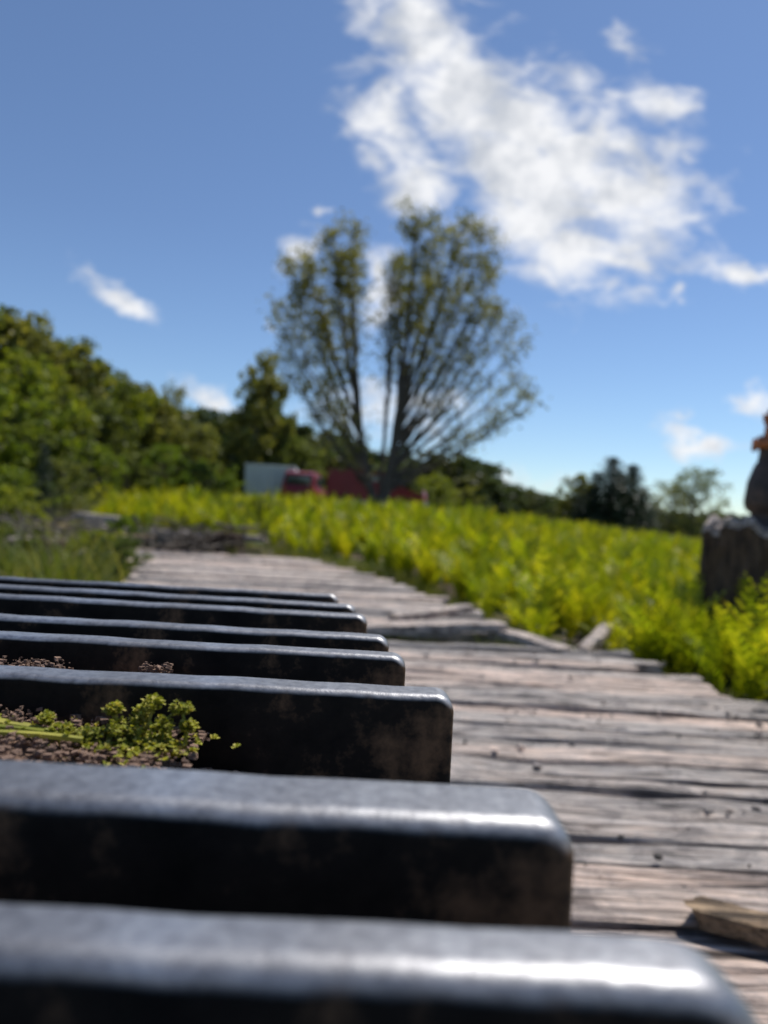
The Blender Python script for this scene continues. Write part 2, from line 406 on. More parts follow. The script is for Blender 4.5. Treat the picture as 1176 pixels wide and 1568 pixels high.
chips('soil_crumbs',pts,.0004,.0022,M_dirt,33,lambda x,y:.557+.009*r.random())

# moss / little succulent weed growing in the trough
g=Geo(); r=np.random.default_rng(11)
def rosette(g,c,rad,r,n=9):
    for i in range(n):
        a=2*math.pi*i/n+r.random()*.6; el=-.2+1.5*r.random()
        d=np.array([math.cos(a)*math.cos(el),math.sin(a)*math.cos(el),math.sin(el)]); sdv=np.array([-math.sin(a),math.cos(a),0])
        nn=np.cross(d,sdv); ln=rad*(.6+.6*r.random())
        P=[c, c+d*ln*.55+sdv*ln*.45+nn*ln*.12, c+d*ln, c+d*ln*.55-sdv*ln*.45+nn*ln*.12]
        g.add(P,[(0,1,2,3)])
heads=[(-.136,.395,.560,.008),(-.125,.40,.567,.007),(-.118,.398,.574,.006),(-.128,.39,.556,.010),(-.112,.395,.563,.007),(-.148,.392,.556,.008),(-.104,.402,.571,.006),(-.099,.40,.562,.005),(-.140,.40,.569,.005),(-.155,.40,.554,.007),
       (-.118,.388,.552,.008),(-.106,.39,.552,.007),(-.165,.395,.558,.006),(-.175,.40,.562,.005)]
for (hx,hy,hz,hr) in heads:
    base=np.array([hx+.006*r.normal(),hy,.546]); top=np.array([hx,hy,hz])
    V_,F_=tube(bez(base,(base+top)/2+[.002,0,.001],top,4),[.0009]*4,4); g.add(V_,F_)
    for q in range(int(30+hr*5000)):
        d=r.normal(size=3); d/=np.linalg.norm(d); rosette(g,top+d*hr*r.random()**.4*[1,1,.7],.0018+.0012*r.random(),r,6)
for i in range(190):
    rosette(g,np.array([-.132+.020*r.normal(),.396+.013*r.normal(),.551+.005*r.random()]),.003,r,7)
for i in range(5):
    a=np.array([-.15-.012*i,.385+.006*i,.557]); b=a+[-.06-.03*r.random(),-.004,.002*i]
    V_,F_=tube(bez(a,(a+b)/2+[0,0,.004],b,8),[.0018]*8,5); g.add(V_,F_)
    for q in np.linspace(.1,1,6): rosette(g,a+(b-a)*q+[0,0,.002],.003,r,6)
obj('moss_plant',g.mesh('moss_plant',[M_moss]))

# ------------------------------------------------------------------ vegetation sources
def gn_scatter(name, pts, rots, scl, sources):
    me=bpy.data.meshes.new(name); n=len(pts); me.vertices.add(n)
    me.vertices.foreach_set('co',np.asarray(pts,np.float32).ravel())
    a=me.attributes.new('rot','FLOAT_VECTOR','POINT'); a.data.foreach_set('vector',np.asarray(rots,np.float32).ravel())
    a=me.attributes.new('scl','FLOAT_VECTOR','POINT'); a.data.foreach_set('vector',np.asarray(scl,np.float32).ravel())
    o=obj(name,me)
    col=bpy.data.collections.new(name+'_source')
    for i,sm in enumerate(sources): col.objects.link(bpy.data.objects.new(f'{name}_source_{i}',sm))
    ng=bpy.data.node_groups.new(name,'GeometryNodeTree')
    ng.interface.new_socket('Geometry',in_out='INPUT',socket_type='NodeSocketGeometry')
    ng.interface.new_socket('Geometry',in_out='OUTPUT',socket_type='NodeSocketGeometry')
    gi=ng.nodes.new('NodeGroupInput'); go=ng.nodes.new('NodeGroupOutput')
    ip=ng.nodes.new('GeometryNodeInstanceOnPoints'); ci=ng.nodes.new('GeometryNodeCollectionInfo')
    ci.inputs['Collection'].default_value=col; ci.inputs['Separate Children'].default_value=True; ci.inputs['Reset Children'].default_value=True
    ip.inputs['Pick Instance'].default_value=True
    ra=ng.nodes.new('GeometryNodeInputNamedAttribute'); ra.data_type='FLOAT_VECTOR'; ra.inputs[0].default_value='rot'
    sa=ng.nodes.new('GeometryNodeInputNamedAttribute'); sa.data_type='FLOAT_VECTOR'; sa.inputs[0].default_value='scl'
    ng.links.new(gi.outputs[0],ip.inputs['Points']); ng.links.new(ci.outputs[0],ip.inputs['Instance'])
    ng.links.new(ra.outputs[0],ip.inputs['Rotation']); ng.links.new(sa.outputs[0],ip.inputs['Scale'])
    ng.links.new(ip.outputs[0],go.inputs[0])
    md=o.modifiers.new('scatter','NODES'); md.node_group=ng
    return o

def fern_mesh(seed,K=13):
    r=np.random.default_rng(seed); V=[];F=[];n=0
    for f in range(8):
        az=2*math.pi*f/8+r.random()*.6; Ln=.45+.4*r.random(); lean=.08+.5*r.random()
        rad=np.array([math.cos(az),math.sin(az),0]); sd=np.array([-math.sin(az),math.cos(az),0])
        s_=np.linspace(0,1,K)
        P=[rad*Ln*lean*(.25*t+.75*t*t)+np.array([0,0,1])*Ln*(t*1.05-.38*lean*t**3) for t in s_]
        for i in range(2,K):
            t=s_[i]; pl=.12*Ln*1.4*math.sin(math.pi*min(1,.18+t*.82))**.8+.006
            T=P[i]-P[i-1]; T/=np.linalg.norm(T); up=np.cross(sd,T)
            for sg in(-1,1):
                d=sd*sg*.9+T*.6+up*(.1*r.normal()-.12); d/=np.linalg.norm(d)
                w=T*.026*Ln*1.4
                c=P[i]
                V+=[c-w*.6,c+w*.6,c+d*pl*.6+w*.75,c+d*pl]; F.append((n,n+1,n+2,n+3)); n+=4
        Vt,Ft=tube(P[::3],np.linspace(.004,.0012,len(P[::3])),3)
        V+=list(Vt); F+=[tuple(np.array(q)+n) for q in Ft]; n+=len(Vt)
    return np_mesh('fern',V,F,[M_fern])
def grass_mesh(seed,h=.35,nb=34,spread=.10,w=.006):
    r=np.random.default_rng(seed); V=[];F=[];n=0
    for b in range(nb):
        az=r.random()*6.28; c=np.array([r.normal()*spread,r.normal()*spread,0]); hh=h*(.5+.8*r.random()); ln=hh*(.15+.6*r.random())
        rad=np.array([math.cos(az),math.sin(az),0]); a2=r.random()*6.28; sd=np.array([math.cos(a2),math.sin(a2),0])
        for i in range(4):
            t=i/3; p=c+rad*ln*t*t+np.array([0,0,hh*(t-.25*t*t*ln/hh)]); ww=w*(1-t*.92)
            V+=[p-sd*ww,p+sd*ww]
            if i: F.append((n-2,n-1,n+1,n))
            n+=2
    return np_mesh('grass',V,F,[M_grass])
FERN=[fern_mesh(i) for i in range(4)]
GRASS=[grass_mesh(i) for i in range(10,13)]
WEED=[grass_mesh(20,.3,26,.08,.012),grass_mesh(21,.4,30,.12,.009)]

def edge_r(y): return np.interp(y,[-2,3.6,4.15,4.7,5.9,8.5,11.6,13,14.5],[1.68,1.66,1.35,1.0,.78,.25,-1.3,-2.2,-6])
def edge_l(y): return np.interp(y,[-2,4.2,6.6,8,12.3,14],[-2.8,-2.3,-2.35,-2.75,-4.6,-6])
r=np.random.default_rng(77); P=[];SC=[]
def patch(x,y): return .5+.5*math.sin(x*1.7+1.1*math.sin(y*.9))*math.cos(y*1.3+.8*math.sin(x*1.1))
def scatter(n,y0,y1,fx,ok,s0,s1,pw=1.0):
    out=[];sc=[]
    for _ in range(n):
        y=y0+(y1-y0)*r.random()**pw; x=fx(y)
        if ok(x,y): out.append((x,y,float(terrain(x,y))-.02)); q=s0+(s1-s0)*(.65*r.random()**1.5+.35*patch(x,y)); q*=1-.18*float(S(x/max(y,1)/.45)); sc.append((q,q,q*(.85+.3*r.random())))
    return out,sc
a,b=scatter(1150,1.0,9,lambda y:edge_r(y)+.12+(1.2+.75*y)*r.random()**.8,lambda x,y:True,.50,1.12); P+=a;SC+=b
a,b=scatter(1900,9,20,lambda y:r.uniform(-6,16),lambda x,y:x>edge_r(y)+.2,.55,1.15); P+=a;SC+=b
a,b=scatter(1400,20,42,lambda y:r.uniform(-.62*y,.9*y),lambda x,y:True,.60,1.1); P+=a;SC+=b
rot=[(.15*r.normal(),.15*r.normal(),r.random()*6.28) for _ in P]
gn_scatter('fern_field',P,rot,SC,FERN)
P=[];SC=[]
a,b=scatter(1100,3.5,15,lambda y:edge_l(y)-.05-(1+.75*y)*r.random(),lambda x,y:patch(x*1.6,y*1.2)>.33,.3,1.2,1.2); P+=a;SC+=b
a,b=scatter(60,5.5,9,lambda y:edge_l(y)-.1-.8*r.random(),lambda x,y:True,1.0,1.8); P+=a;SC+=b
a,b=scatter(700,14,30,lambda y:r.uniform(-.8*y,-2),lambda x,y:True,.8,1.7); P+=a;SC+=b
a,b=scatter(420,1.5,12,lambda y:edge_r(y)+.02+.25*r.random(),lambda x,y:True,.25,.65); P+=a;SC+=b
a,b=scatter(150,4.12,4.66,lambda y:r.uniform(-.4,1.1),lambda x,y:True,.4,.62); P+=a;SC+=b
a,b=scatter(90,11,13.5,lambda y:r.uniform(-5.,-1),lambda x,y:True,.4,.8); P+=a;SC+=b
a,b=scatter(1300,42,110,lambda y:r.uniform(-.7*y,.85*y),lambda x,y:True,2.2,3.2); P+=a;SC+=b
rot=[(.1*r.normal(),.1*r.normal(),r.random()*6.28) for _ in P]
gn_scatter('grass',P,rot,SC,GRASS+WEED)

# ------------------------------------------------------------------ trees
def decid(name,seed,mat,H=8.,width=.30,low=.18,nl=22,leafn=6500,ls=.15,clump=1.0):
    r=np.random.default_rng(seed); g=Geo()
    top=np.array([r.normal()*.03*H,r.normal()*.03*H,H*.9])
    tr=bez((0,0,0),(r.normal()*.04*H,r.normal()*.04*H,H*.45),top,10); V,F=tube(tr,np.linspace(.022*H,.005*H,10),7); g.add(V,F,0)
    cl=[(top+[0,0,.03*H],.05*H)]
    for i in range(nl):
        t=low+(.93-low)*(i+.5)/nl; base=tr[int(t*9)]; az=i*2.4+r.random()
        ln=width*H*(math.sin(math.pi*min(1,max(.12,(t-low)/(1.02-low)))**.75)*.85+.22)*(.65+.6*r.random())
        e=base+np.array([math.cos(az)*ln,math.sin(az)*ln,ln*(.35+.5*r.random())])
        br=bez(base,base+(e-base)*.5+[0,0,-.05*ln],e,6); V,F=tube(br,np.linspace(.007*H,.0015*H,6),4); g.add(V,F,0)
        for q in (.45,.7,.88,1.0):
            c=br[0]+(br[-1]-br[0])*q
            for _ in range(2):
                cl.append((c+r.normal(size=3)*.045*H*np.array([1,1,.8]),(.018+.026*r.random())*H*clump))
    C=[]; w=np.array([c[1]**2 for c in cl]); w/=w.sum()
    for (c,sg),q in zip(cl,w):
        k=int(leafn*q); d=r.normal(size=(k,3)); d/=np.linalg.norm(d,axis=1)[:,None]; rad=r.random(k)**.5*1.8*sg
        C.append(c+d*rad[:,None]*[1,1,.8])
    C=np.concatenate(C); C[:,2]=np.maximum(C[:,2],.05)
    V,F=leaves(C,ls,r); g.add(V,F,1)
    return g.mesh(name,[M_bark,mat])
PRO=[decid('tree_a',1,M_leaf),decid('tree_b',2,M_leaf,width=.34,low=.12),decid('tree_c',3,M_leaf,width=.24,low=.15),decid('tree_d',4,M_leaf2,width=.32,low=.08)]
SHR=[decid('shrub_a',5,M_leaf2,H=3,width=.55,low=.03,nl=24,leafn=4500,ls=.075),decid('shrub_b',6,M_leaf,H=3,width=.5,low=.03,nl=22,leafn=4500,ls=.075)]
FAR=[decid('far_a',7,M_far,width=.36,low=.02,leafn=2600,ls=.27),decid('far_b',8,M_far,width=.32,low=.02,leafn=2600,ls=.27),decid('far_c',9,M_far,width=.4,low=.02,leafn=2600,ls=.27)]

def place(name,me,a,btop,d,H0,rot=0,wx=1.0):
    x=a*d; z0=float(terrain(x,d))-.05; h=.68+btop*d-z0; s_=h/H0
    return obj(name,me,(x,d,z0),(0,0,rot),(s_*wx,s_*wx,s_))
T=[(-.60,.275,24,0),(-.535,.262,27,1),(-.475,.257,26,0),(-.43,.222,29,1),(-.405,.195,31,3),(-.365,.178,33,1),(-.335,.15,33,0),
   (-.295,.132,37,1),(-.262,.115,40,0),(-.235,.108,46,1),(-.50,.205,22,3),(-.70,.27,24,1),(-.80,.26,25,0),
   (-.39,.14,28,1),(-.445,.16,24,0),(-.33,.11,34,3),(-.28,.095,38,1)]
for i,(a,b,d,k) in enumerate(T): place('deciduous_tree',PRO[k],a,b,d,8.,i*1.3,1.05)
place('deciduous_tree',PRO[2],-.183,.219,47,8.,.4,.66)
place('deciduous_tree',PRO[2],-.150,.165,48,8.,2.4,.66)
place('deciduous_tree',PRO[3],.069,.066,52,8.,1.,1.3)
place('deciduous_tree',PRO[1],-.115,.105,50,8.,1.,.9)
Sh=[(-.53,.150,19,0),(-.46,.10,20,1),(-.40,.085,23,0),(-.35,.075,25,1),(-.31,.085,27,0),(-.27,.07,29,1),(-.24,.065,34,0),(-.60,.12,18,0),
    (-.435,.06,17,1),(-.50,.045,14,0),(-.20,.05,46,1),(-.07,.06,47,1),(.05,.045,47,1),(.11,.05,55,1),(-.16,.017,15.5,1),(-.19,.015,16,0),(-.225,.012,17,1),
    (-.345,-.012,11.5,0),(-.52,.02,9.5,0),(-.355,-.042,8.0,1),(-.385,-.035,8.6,0),(-.53,-.03,7.,1)]
for i,(a,b,d,k) in enumerate(Sh): place('shrub',SHR[k],a,b,d,3.,i*1.9,1.1)

P=[];SC=[];RT=[]; r=np.random.default_rng(4)
for row in range(3):
    a=-1.2
    while a<1.3:
        d=np.interp(a,[-1.2,-.1,.1,.22,.42,1.3],[60,66,80,110,150,170])*(1+.10*row)
        b=np.interp(a,[-1.2,-.3,-.14,-.07,.04,.10,.15,.21,.28,.36,.52,1.3],[.13,.125,.118,.098,.080,.079,.060,.040,.032,.028,.027,.03])
        b*=1+.10*r.normal()
        x=a*d; z0=float(terrain(x,d))-.1; h=max(2.5,.68+b*d-z0); q=h/8
        P.append((x,d,z0)); SC.append((q*1.35,q*1.35,q)); RT.append((0,0,r.random()*6.28))
        a+=.35*h/d*(.5+.4*r.random())
gn_scatter('distant_tree_line',P,RT,SC,FAR)

def spruce(name,seed,H=8.):
    r=np.random.default_rng(seed); g=Geo()
    V,F=tube([(0,0,0),(0,0,H*.5),(0,0,H*.97)],[.02*H,.012*H,.002*H],6); g.add(V,F,0)
    C=[]
    for i in range(110):
        t=(i+.5)/110; z=H*(.04+.94*t); az=i*2.4+r.random()*.5; ln=H*.26*(1-t)**.7*(.6+.7*r.random())+.12
        k=int(14+60*(1-t)); u=r.random(k)
        dz=-.28*ln*u+.12*ln*u*u
        p=np.stack([math.cos(az)*ln*u,math.sin(az)*ln*u,z+dz],-1)+r.normal(size=(k,3))*np.array([.12,.12,.06])*(1+.6*(1-t))
        C.append(p)
    V,F=leaves(np.concatenate(C),.14,r,.35); g.add(V,F,1)
    return g.mesh(name,[M_bark,M_spruce])
SP=[spruce('spruce_a',1),spruce('spruce_b',2)]
for i,(a,b,d) in enumerate([(.306,.101,70),(.334,.092,72),(.285,.080,71),(.270,.062,76),(.350,.06,74),(.320,.080,73)]): place('spruce_tree',SP[i%2],a,b,d,8.,i,1.9)
place('spruce_tree',SP[0],-.462,.078,12,8.,1.,.75)
place('deciduous_tree',PRO[2],.258,.076,74,8.,1.,1.1)
SPARSE=decid('tree_sparse',15,M_leafbig,width=.36,low=.1,nl=34,leafn=3800,ls=.12)
place('deciduous_tree',SPARSE,.415,.097,76,8.,1.,1.15)
place('deciduous_tree',SPARSE,.388,.07,78,8.,3.,1.1)
place('deciduous_tree',SPARSE,-.300,.178,36,8.,2.,.5)

# large two-crowned tree
def big_tree():
    r=np.random.default_rng(21); g=Geo(); C=[]
    stemL=np.array([(0,0,0),(-.45,.1,1.0),(-1.0,.3,3.0),(-1.25,.4,5.0),(-1.7,.3,7.5),(-1.9,.2,10),(-1.95,.1,11.6)])
    stemR=np.array([(0,0,0),(.2,-.1,1.0),(.45,-.2,3.0),(.6,-.3,5.0),(.85,-.3,7.5),(1.0,-.2,10),(1.0,0,12.7)])
    stemM=np.array([(0,0,0),(-.02,.2,1.0),(.0,.6,3.0),(.05,.9,5.0),(.1,1.0,7.5),(.05,1.0,9.5),(.0,1.0,11.2)])
    def sm(P,n=24):
        t=np.linspace(0,len(P)-1,n); return np.stack([np.interp(t,range(len(P)),P[:,k]) for k in range(3)],-1)
    for st,r0 in((stemL,.20),(stemR,.24),(stemM,.12)):
        q=sm(st); q[3:]+=np.cumsum(r.normal(size=(21,3))*.03,0)
        V,F=tube(q,np.linspace(r0,.025,24),8); g.add(V,F,0)
    V,F=tube([(0,0,-.3),(0,0,.2),(0,.02,.9)],[.46,.34,.27],10); g.add(V,F,0)
    tg=[(-4.8,9.2,'L',2.2,.9),(-4.3,10.2,'L',3.5,.95),(-3.6,11.1,'L',3.5,1.0),(-2.6,11.7,'L',5,1.05),(-1.6,11.5,'L',5.,.95),(-4.6,7.8,'L',2.,.8),(-4.3,6.2,'L',1.2,.7),
        (-3.3,9.2,'L',4,.5),(-2.1,8.7,'L',4,.35),(-3.2,4.4,'L',1.0,.75),(-2.4,5.6,'L',1.5,.6),(-1.8,4.0,'L',1.0,.8),(-2.9,7.3,'L',2.5,.4),(-1.7,10.2,'L',5,.5),(-3.6,10.3,'L',4,.7),(-2.4,10.6,'L',4,.7),
        (.9,12.9,'R',6,1.1),(.1,12.0,'R',5,1.0),(-.1,11.0,'M',4,.7),(1.8,12.6,'R',5,1.1),(2.7,12.0,'R',4.5,1.0),(3.6,11.5,'R',3.5,1.0),(4.3,10.8,'R',3.2,.9),
        (4.9,9.8,'R',2.6,.75),(5.3,8.7,'R',2.2,.6),(5.6,7.6,'R',2.0,.5),(6.4,5.9,'R',1.5,.45),(6.0,5.0,'R',1.3,.42),(4.7,4.2,'R',1.1,.36),(3.1,3.6,'R',1.0,.3),(5.8,6.7,'R',1.6,.4),
        (3.5,9.4,'R',3,.32),(2.4,10.3,'R',4,.45),(3.9,7.4,'R',2.1,.22),(2.6,7.8,'R',2.5,.18),(1.5,9.2,'R',4,.35),(.15,9.2,'M',3,.35),(.4,10.6,'R',4,.5),(1.6,11.2,'R',5,.7),(3.0,10.8,'R',4,.65),(2.2,5.6,'R',1.6,.15),(3.9,8.8,'R',2.6,.32)]
    ST={'L':stemL,'R':stemR,'M':stemM}
    for (x,z,k,z0,lf) in tg:
        st=ST[k]; z0=min(z0*1.0,z*.75); b=np.array([np.interp(z0,st[:,2],st[:,0]),np.interp(z0,st[:,2],st[:,1]),z0])
        dy=r.uniform(-1,1)*(2.6 if abs(x)<4.5 else 1.2)
        e=np.array([x,dy,z]); ln=np.linalg.norm(e-b)
        mid=b*.45+e*.55+np.array([0.05*x,0,-.05*ln])
        q=bez(b,mid,e,18); q[2:-1]+=r.normal(size=(15,3))*.04
        V,F=tube(q,np.linspace(.030+.009*ln,.010,18),5); g.add(V,F,0)
        nb=int(5+2.7*ln)
        for i in range(nb):
            t=.25+.75*(i+r.random())/nb; p=q[min(17,int(t*17))]
            loc=q[min(17,int(t*17)+1)]-q[max(0,int(t*17)-1)]; loc/=np.linalg.norm(loc)+1e-9
            d=loc*.9+r.normal(size=3)*np.array([.6,.7,.4])+[0,0,.12]; d/=np.linalg.norm(d); bl=(.5+.8*r.random())*(1.15-.5*t)
            e2=p+d*bl; b2=bez(p,(p+e2)/2+r.normal(size=3)*.05,e2,5); V,F=tube(b2,np.linspace(.013,.005,5),3); g.add(V,F,0)
            for j in range(3):
                s0=p+(e2-p)*(.35+.65*r.random()); d3=d+r.normal(size=3)*.7; d3/=np.linalg.norm(d3); l3=.25+.4*r.random()
                V,F=tube([s0,s0+d3*l3],[.006,.003],3); g.add(V,F,0)
                kk=r.poisson(21*lf*(.12+1.0*t*t)*(1.25 if z>9 else .9))
                if kk: 
                    u=r.random((kk,1)); C.append(s0+d3*l3*u+r.normal(size=(kk,3))*.17)
    C=np.concatenate(C); V,F=leaves(C,.078,r,.55); g.add(V,F,1)
    return g.mesh('large_tree',[M_bark,M_leafbig])
obj('large_willow_tree',big_tree(),(-.15,32,float(terrain(-.15,32))+.1),scale=(1.02,1.02,1.01))

# ------------------------------------------------------------------ vehicles behind the field
ve=40.
zt=lambda x:float(terrain(x,ve))
tr=bpy.data.objects.new('cargo_trailer',None); COL.objects.link(tr)
g=Geo(); box(g,(0,0,1.45),(2.6,4.2,1.9),0)
for i in range(9): box(g,(-1.2+.3*i,-2.115,1.45),(.04,.03,1.8),0)
box(g,(0,-2.12,2.37),(2.64,.05,.10),1); box(g,(0,-2.12,.53),(2.64,.05,.12),1); box(g,(0,-2.15,1.4),(.03,.03,1.6),1)
obj('trailer_body',g.mesh('trailer_body',[M_white,M_chrome]),parent=tr)
for sx in(-1,1): wheel('trailer_wheel',(sx*1.05,.3,.34),.34,.2,M_rubber,tr,rim=M_chrome)
g=Geo(); box(g,(0,2.9,.5),(.1,1.8,.1)); obj('drawbar',g.mesh('drawbar',[M_iron]),parent=tr)
tr.location=(-.156*ve,ve+1,zt(-6)+.10); tr.rotation_euler=(0,0,math.radians(4))
def van(name,loc,rot):
    e=bpy.data.objects.new(name,None); COL.objects.link(e)
    g=Geo(); prof=[(-2.1,.35),(-2.15,.9),(-2.1,1.0),(-1.85,1.72),(-1.2,1.82),(.3,1.78),(1.05,1.1),(2.0,.95),(2.1,.6),(2.1,.35)]
    n=len(prof); V=[]
    for x in(-.85,.85):
        for a,b in prof: V.append((x*(1 if b<1.05 else .84),a,b))
    F=[(i,(i+1)%n,n+(i+1)%n,n+i) for i in range(n)]
    for base in(0,n): F+= [(base+0,base+1,base+8,base+9),(base+1,base+2,base+7,base+8),(base+2,base+3,base+6,base+7),(base+3,base+4,base+5,base+6)]
    g.add(V,F,0); box(g,(0,-2.03,1.38),(1.25,.05,.42),1); box(g,(0,-2.2,.5),(1.7,.14,.2),2)
    for sx in(-1,1): box(g,(sx*.70,-2.15,1.0),(.16,.05,.28),3); box(g,(sx*.80,-.4,1.4),(.03,1.9,.4),1)
    o=obj('van_body',g.mesh('van_body',[M_red,M_glass,M_chrome,M_rust]),parent=e); bevel(o,.04,2)
    for sx in(-1,1):
        for yy in(-1.35,1.35): wheel('van_wheel',(sx*.76,yy,.32),.32,.2,M_rubber,e,rim=M_chrome)
    e.location=loc; e.rotation_euler=(0,0,rot); e.scale=(1,1,1.12)
van('red_van',(-.106*ve,ve-.5,zt(-4)+.06),math.radians(-5))
e=bpy.data.objects.new('red_pickup_truck',None); COL.objects.link(e)
g=Geo(); 
prof=[(-2.4,.5),(-2.45,1.25),(-.5,1.28),(-.38,1.85),(.75,1.87),(1.35,1.30),(2.5,1.18),(2.6,.95),(2.6,.5)]
n=len(prof); V=[]
for s_ in(-1,1):
    for a,b in prof: V.append((a,s_*(.92 if b<1.35 else .76),b))
F=[(i,(i+1)%n,n+(i+1)%n,n+i) for i in range(n)]
for base in(0,n): F+=[(base,base+1,base+2,base+8),(base+2,base+5,base+7,base+8),(base+2,base+3,base+4,base+5)]
g.add(V,F,0)
box(g,(-1.45,-.86,1.6),(1.9,.05,.75),0); box(g,(-1.45,.86,1.6),(1.9,.05,.75),0); box(g,(-2.4,0,1.6),(.05,1.66,.75),0)
for s_ in(-1,1): box(g,(-.02,s_*.84,1.55),(.5,.06,.38),1); box(g,(.62,s_*.84,1.52),(.5,.06,.34),1); box(g,(0,s_*.94,.55),(4.6,.04,.08),2)
box(g,(2.62,0,.6),(.12,1.8,.22),2)
V=[(.80,-.70,1.84),(.80,.70,1.84),(1.36,.78,1.33),(1.36,-.78,1.33)]; g.add(np.array(V)+[.02,0,.02],[(0,3,2,1)],1)
o=obj('truck_body',g.mesh('truck_body',[M_red,M_glass,M_chrome]),parent=e)
for s_ in(-1,1):
    for xx in(-1.55,1.65):
        w=wheel('truck_wheel',(xx,s_*.82,.4),.4,.24,M_rubber,e,rim=M_chrome); w.rotation_euler=(0,0,math.pi/2)
e.location=(-.012*ve,ve-1.5,zt(0)+.20); e.rotation_euler=(0,0,math.radians(-8)); e.scale=(1,1,1.15)

# ------------------------------------------------------------------ stump with hand pump
def stump(name,loc,R0,H,seed,mats,rot=(0,0,0)):
    r=np.random.default_rng(seed); g=Geo(); k=64; V=[]
    lv=[(.0,1.28),(.1,1.18),(.2,1.09),(.3,1.04),(.4,1.01),(.5,1.),(.6,.99),(.7,.985),(.8,.99),(.9,.985),(.95,.95),(.965,.86),(.93,.66),(.88,.5),(.87,.05)]
    ph=r.random(5)*6; rid=r.normal(size=k)*.045
    for (z,rr) in lv:
        for j in range(k):
            t=2*math.pi*j/k; q=rr*(1+.06*math.sin(3*t+ph[0])+.04*math.sin(7*t+ph[1])+.02*math.sin(15*t+z*3))+(rid[j]+.02*r.normal())*(z>0)
            V.append((R0*q*math.cos(t),R0*q*math.sin(t),H*(z+(.03*math.sin(4*t+ph[2])+.02*math.sin(11*t))*(z>.8))))
    nl=len(lv)
    F=[(i*k+j,i*k+(j+1)%k,(i+1)*k+(j+1)%k,(i+1)*k+j) for i in range(nl-1) for j in range(k)]
    g.V.append(np.array(V));g.F.append(np.array(F));g.M.append(np.array([0 if i<9 else 1 for i in range(nl-1) for j in range(k)]))
    return obj(name,g.mesh(name,mats),loc,rot)
M_bark2=simple_mat('stump_bark',(.02,.013,.009),(.19,.12,.075),9,.9,0,1.,16,stretch=(3,3,.8),bdist=.05)
stump('tree_stump',(2.51,5.0,-.2),.30,1.02,3,[M_bark2,M_wood])
stump('tree_stump',(-3.45,7.5,-.12),.20,.42,4,[M_bark2,M_bark2])
stump('tree_stump',(-2.35,11.3,-.05),.22,.40,6,[M_bark2,M_bark2])
pump=bpy.data.objects.new('hand_water_pump',None); COL.objects.link(pump); pump.location=(2.585,5.0,.70); pump.rotation_euler=(0,math.radians(3),0); pump.scale=(1.12,1.12,1.0)
def lathe(name,prof,mat,par,loc=(0,0,0),rot=(0,0,0),k=24):
    V=[];F=[]
    for (rr,z) in prof:
        for j in range(k): t=2*math.pi*j/k; V.append((rr*math.cos(t),rr*math.sin(t),z))
    for i in range(len(prof)-1):
        for j in range(k): F.append((i*k+j,i*k+(j+1)%k,(i+1)*k+(j+1)%k,(i+1)*k+j))
    g=Geo(); g.add(V,F); return obj(name,g.mesh(name,[mat],True),loc,rot,parent=par)
lathe('pump_base',[(.0,0),(.15,0),(.155,.02),(.14,.06),(.10,.10),(.095,.14),(.13,.17),(.14,.22),(.13,.36),(.10,.47),(.085,.50)],M_iron,pump)
lathe('pump_flange',[(.085,.58),(.125,.59),(.125,.63),(.08,.64)],M_rust,pump)
lathe('pump_cap',[(.085,.49),(.08,.58),(.072,.66),(.06,.72),(.055,.84),(.06,.85),(.0,.87)],M_iron,pump)
lathe('pump_collar',[(.06,.76),(.075,.765),(.075,.79),(.06,.795)],M_rust,pump)
g=Geo()
for j in range(6):
    t=j*math.pi/3+.3; V_,F_=tube([(.115*math.cos(t),.115*math.sin(t),.57),(.115*math.cos(t),.115*math.sin(t),.66)],[.014,.012],6); g.add(V_,F_)
box(g,(-.06,-.05,.72),(.05,.04,.16)); obj('pump_bolts',g.mesh('pump_bolts',[M_rust]),parent=pump)
V_,F_=tube(bez((-.09,0,.36),(-.24,-.02,.38),(-.25,-.03,.24),8),[.04,.038,.036,.035,.034,.034,.036,.04],10); g=Geo(); g.add(V_,F_); obj('pump_spout',g.mesh('pump_spout',[M_iron],True),parent=pump,rot=(0,0,math.radians(150)))
V_,F_=tube(bez((-.08,0,.80),(.25,0,.86),(.55,0,.35),10),[.018]*10,8); g=Geo(); g.add(V_,F_); obj('pump_handle',g.mesh('pump_handle',[M_rust],True),parent=pump)

# dark debris on the left
def rock(loc,s_,seed):
    bm=bmesh.new(); bmesh.ops.create_icosphere(bm,subdivisions=3,radius=1); r=np.random.default_rng(seed); ph=r.random(9)*6
    for v in bm.verts:
        c=v.co; f=1+.16*math.sin(3*c.x+ph[0])*math.sin(3*c.y+ph[1])+.12*math.sin(5*c.z+ph[2]+c.x*4)+.05*r.normal()
        v.co=c*f; v.co.z*=.75
    me=bpy.data.meshes.new('rock'); bm.to_mesh(me); bm.free(); me.materials.append(M_rock)
    obj('rock',me,loc,(0,0,seed),(s_,s_,s_))
for i,(x,y,s_) in enumerate([(-3.15,7.5,.16),(-4.2,8.4,.26),(-5.2,10.5,.3),(-3.3,11.3,.26),(-4.9,12.6,.26),(-6.4,12.,.34),(-2.7,11.4,.2),(-3.9,8.0,.2)]): rock((x,y,float(terrain(x,y))+s_*.65),s_,i+1)
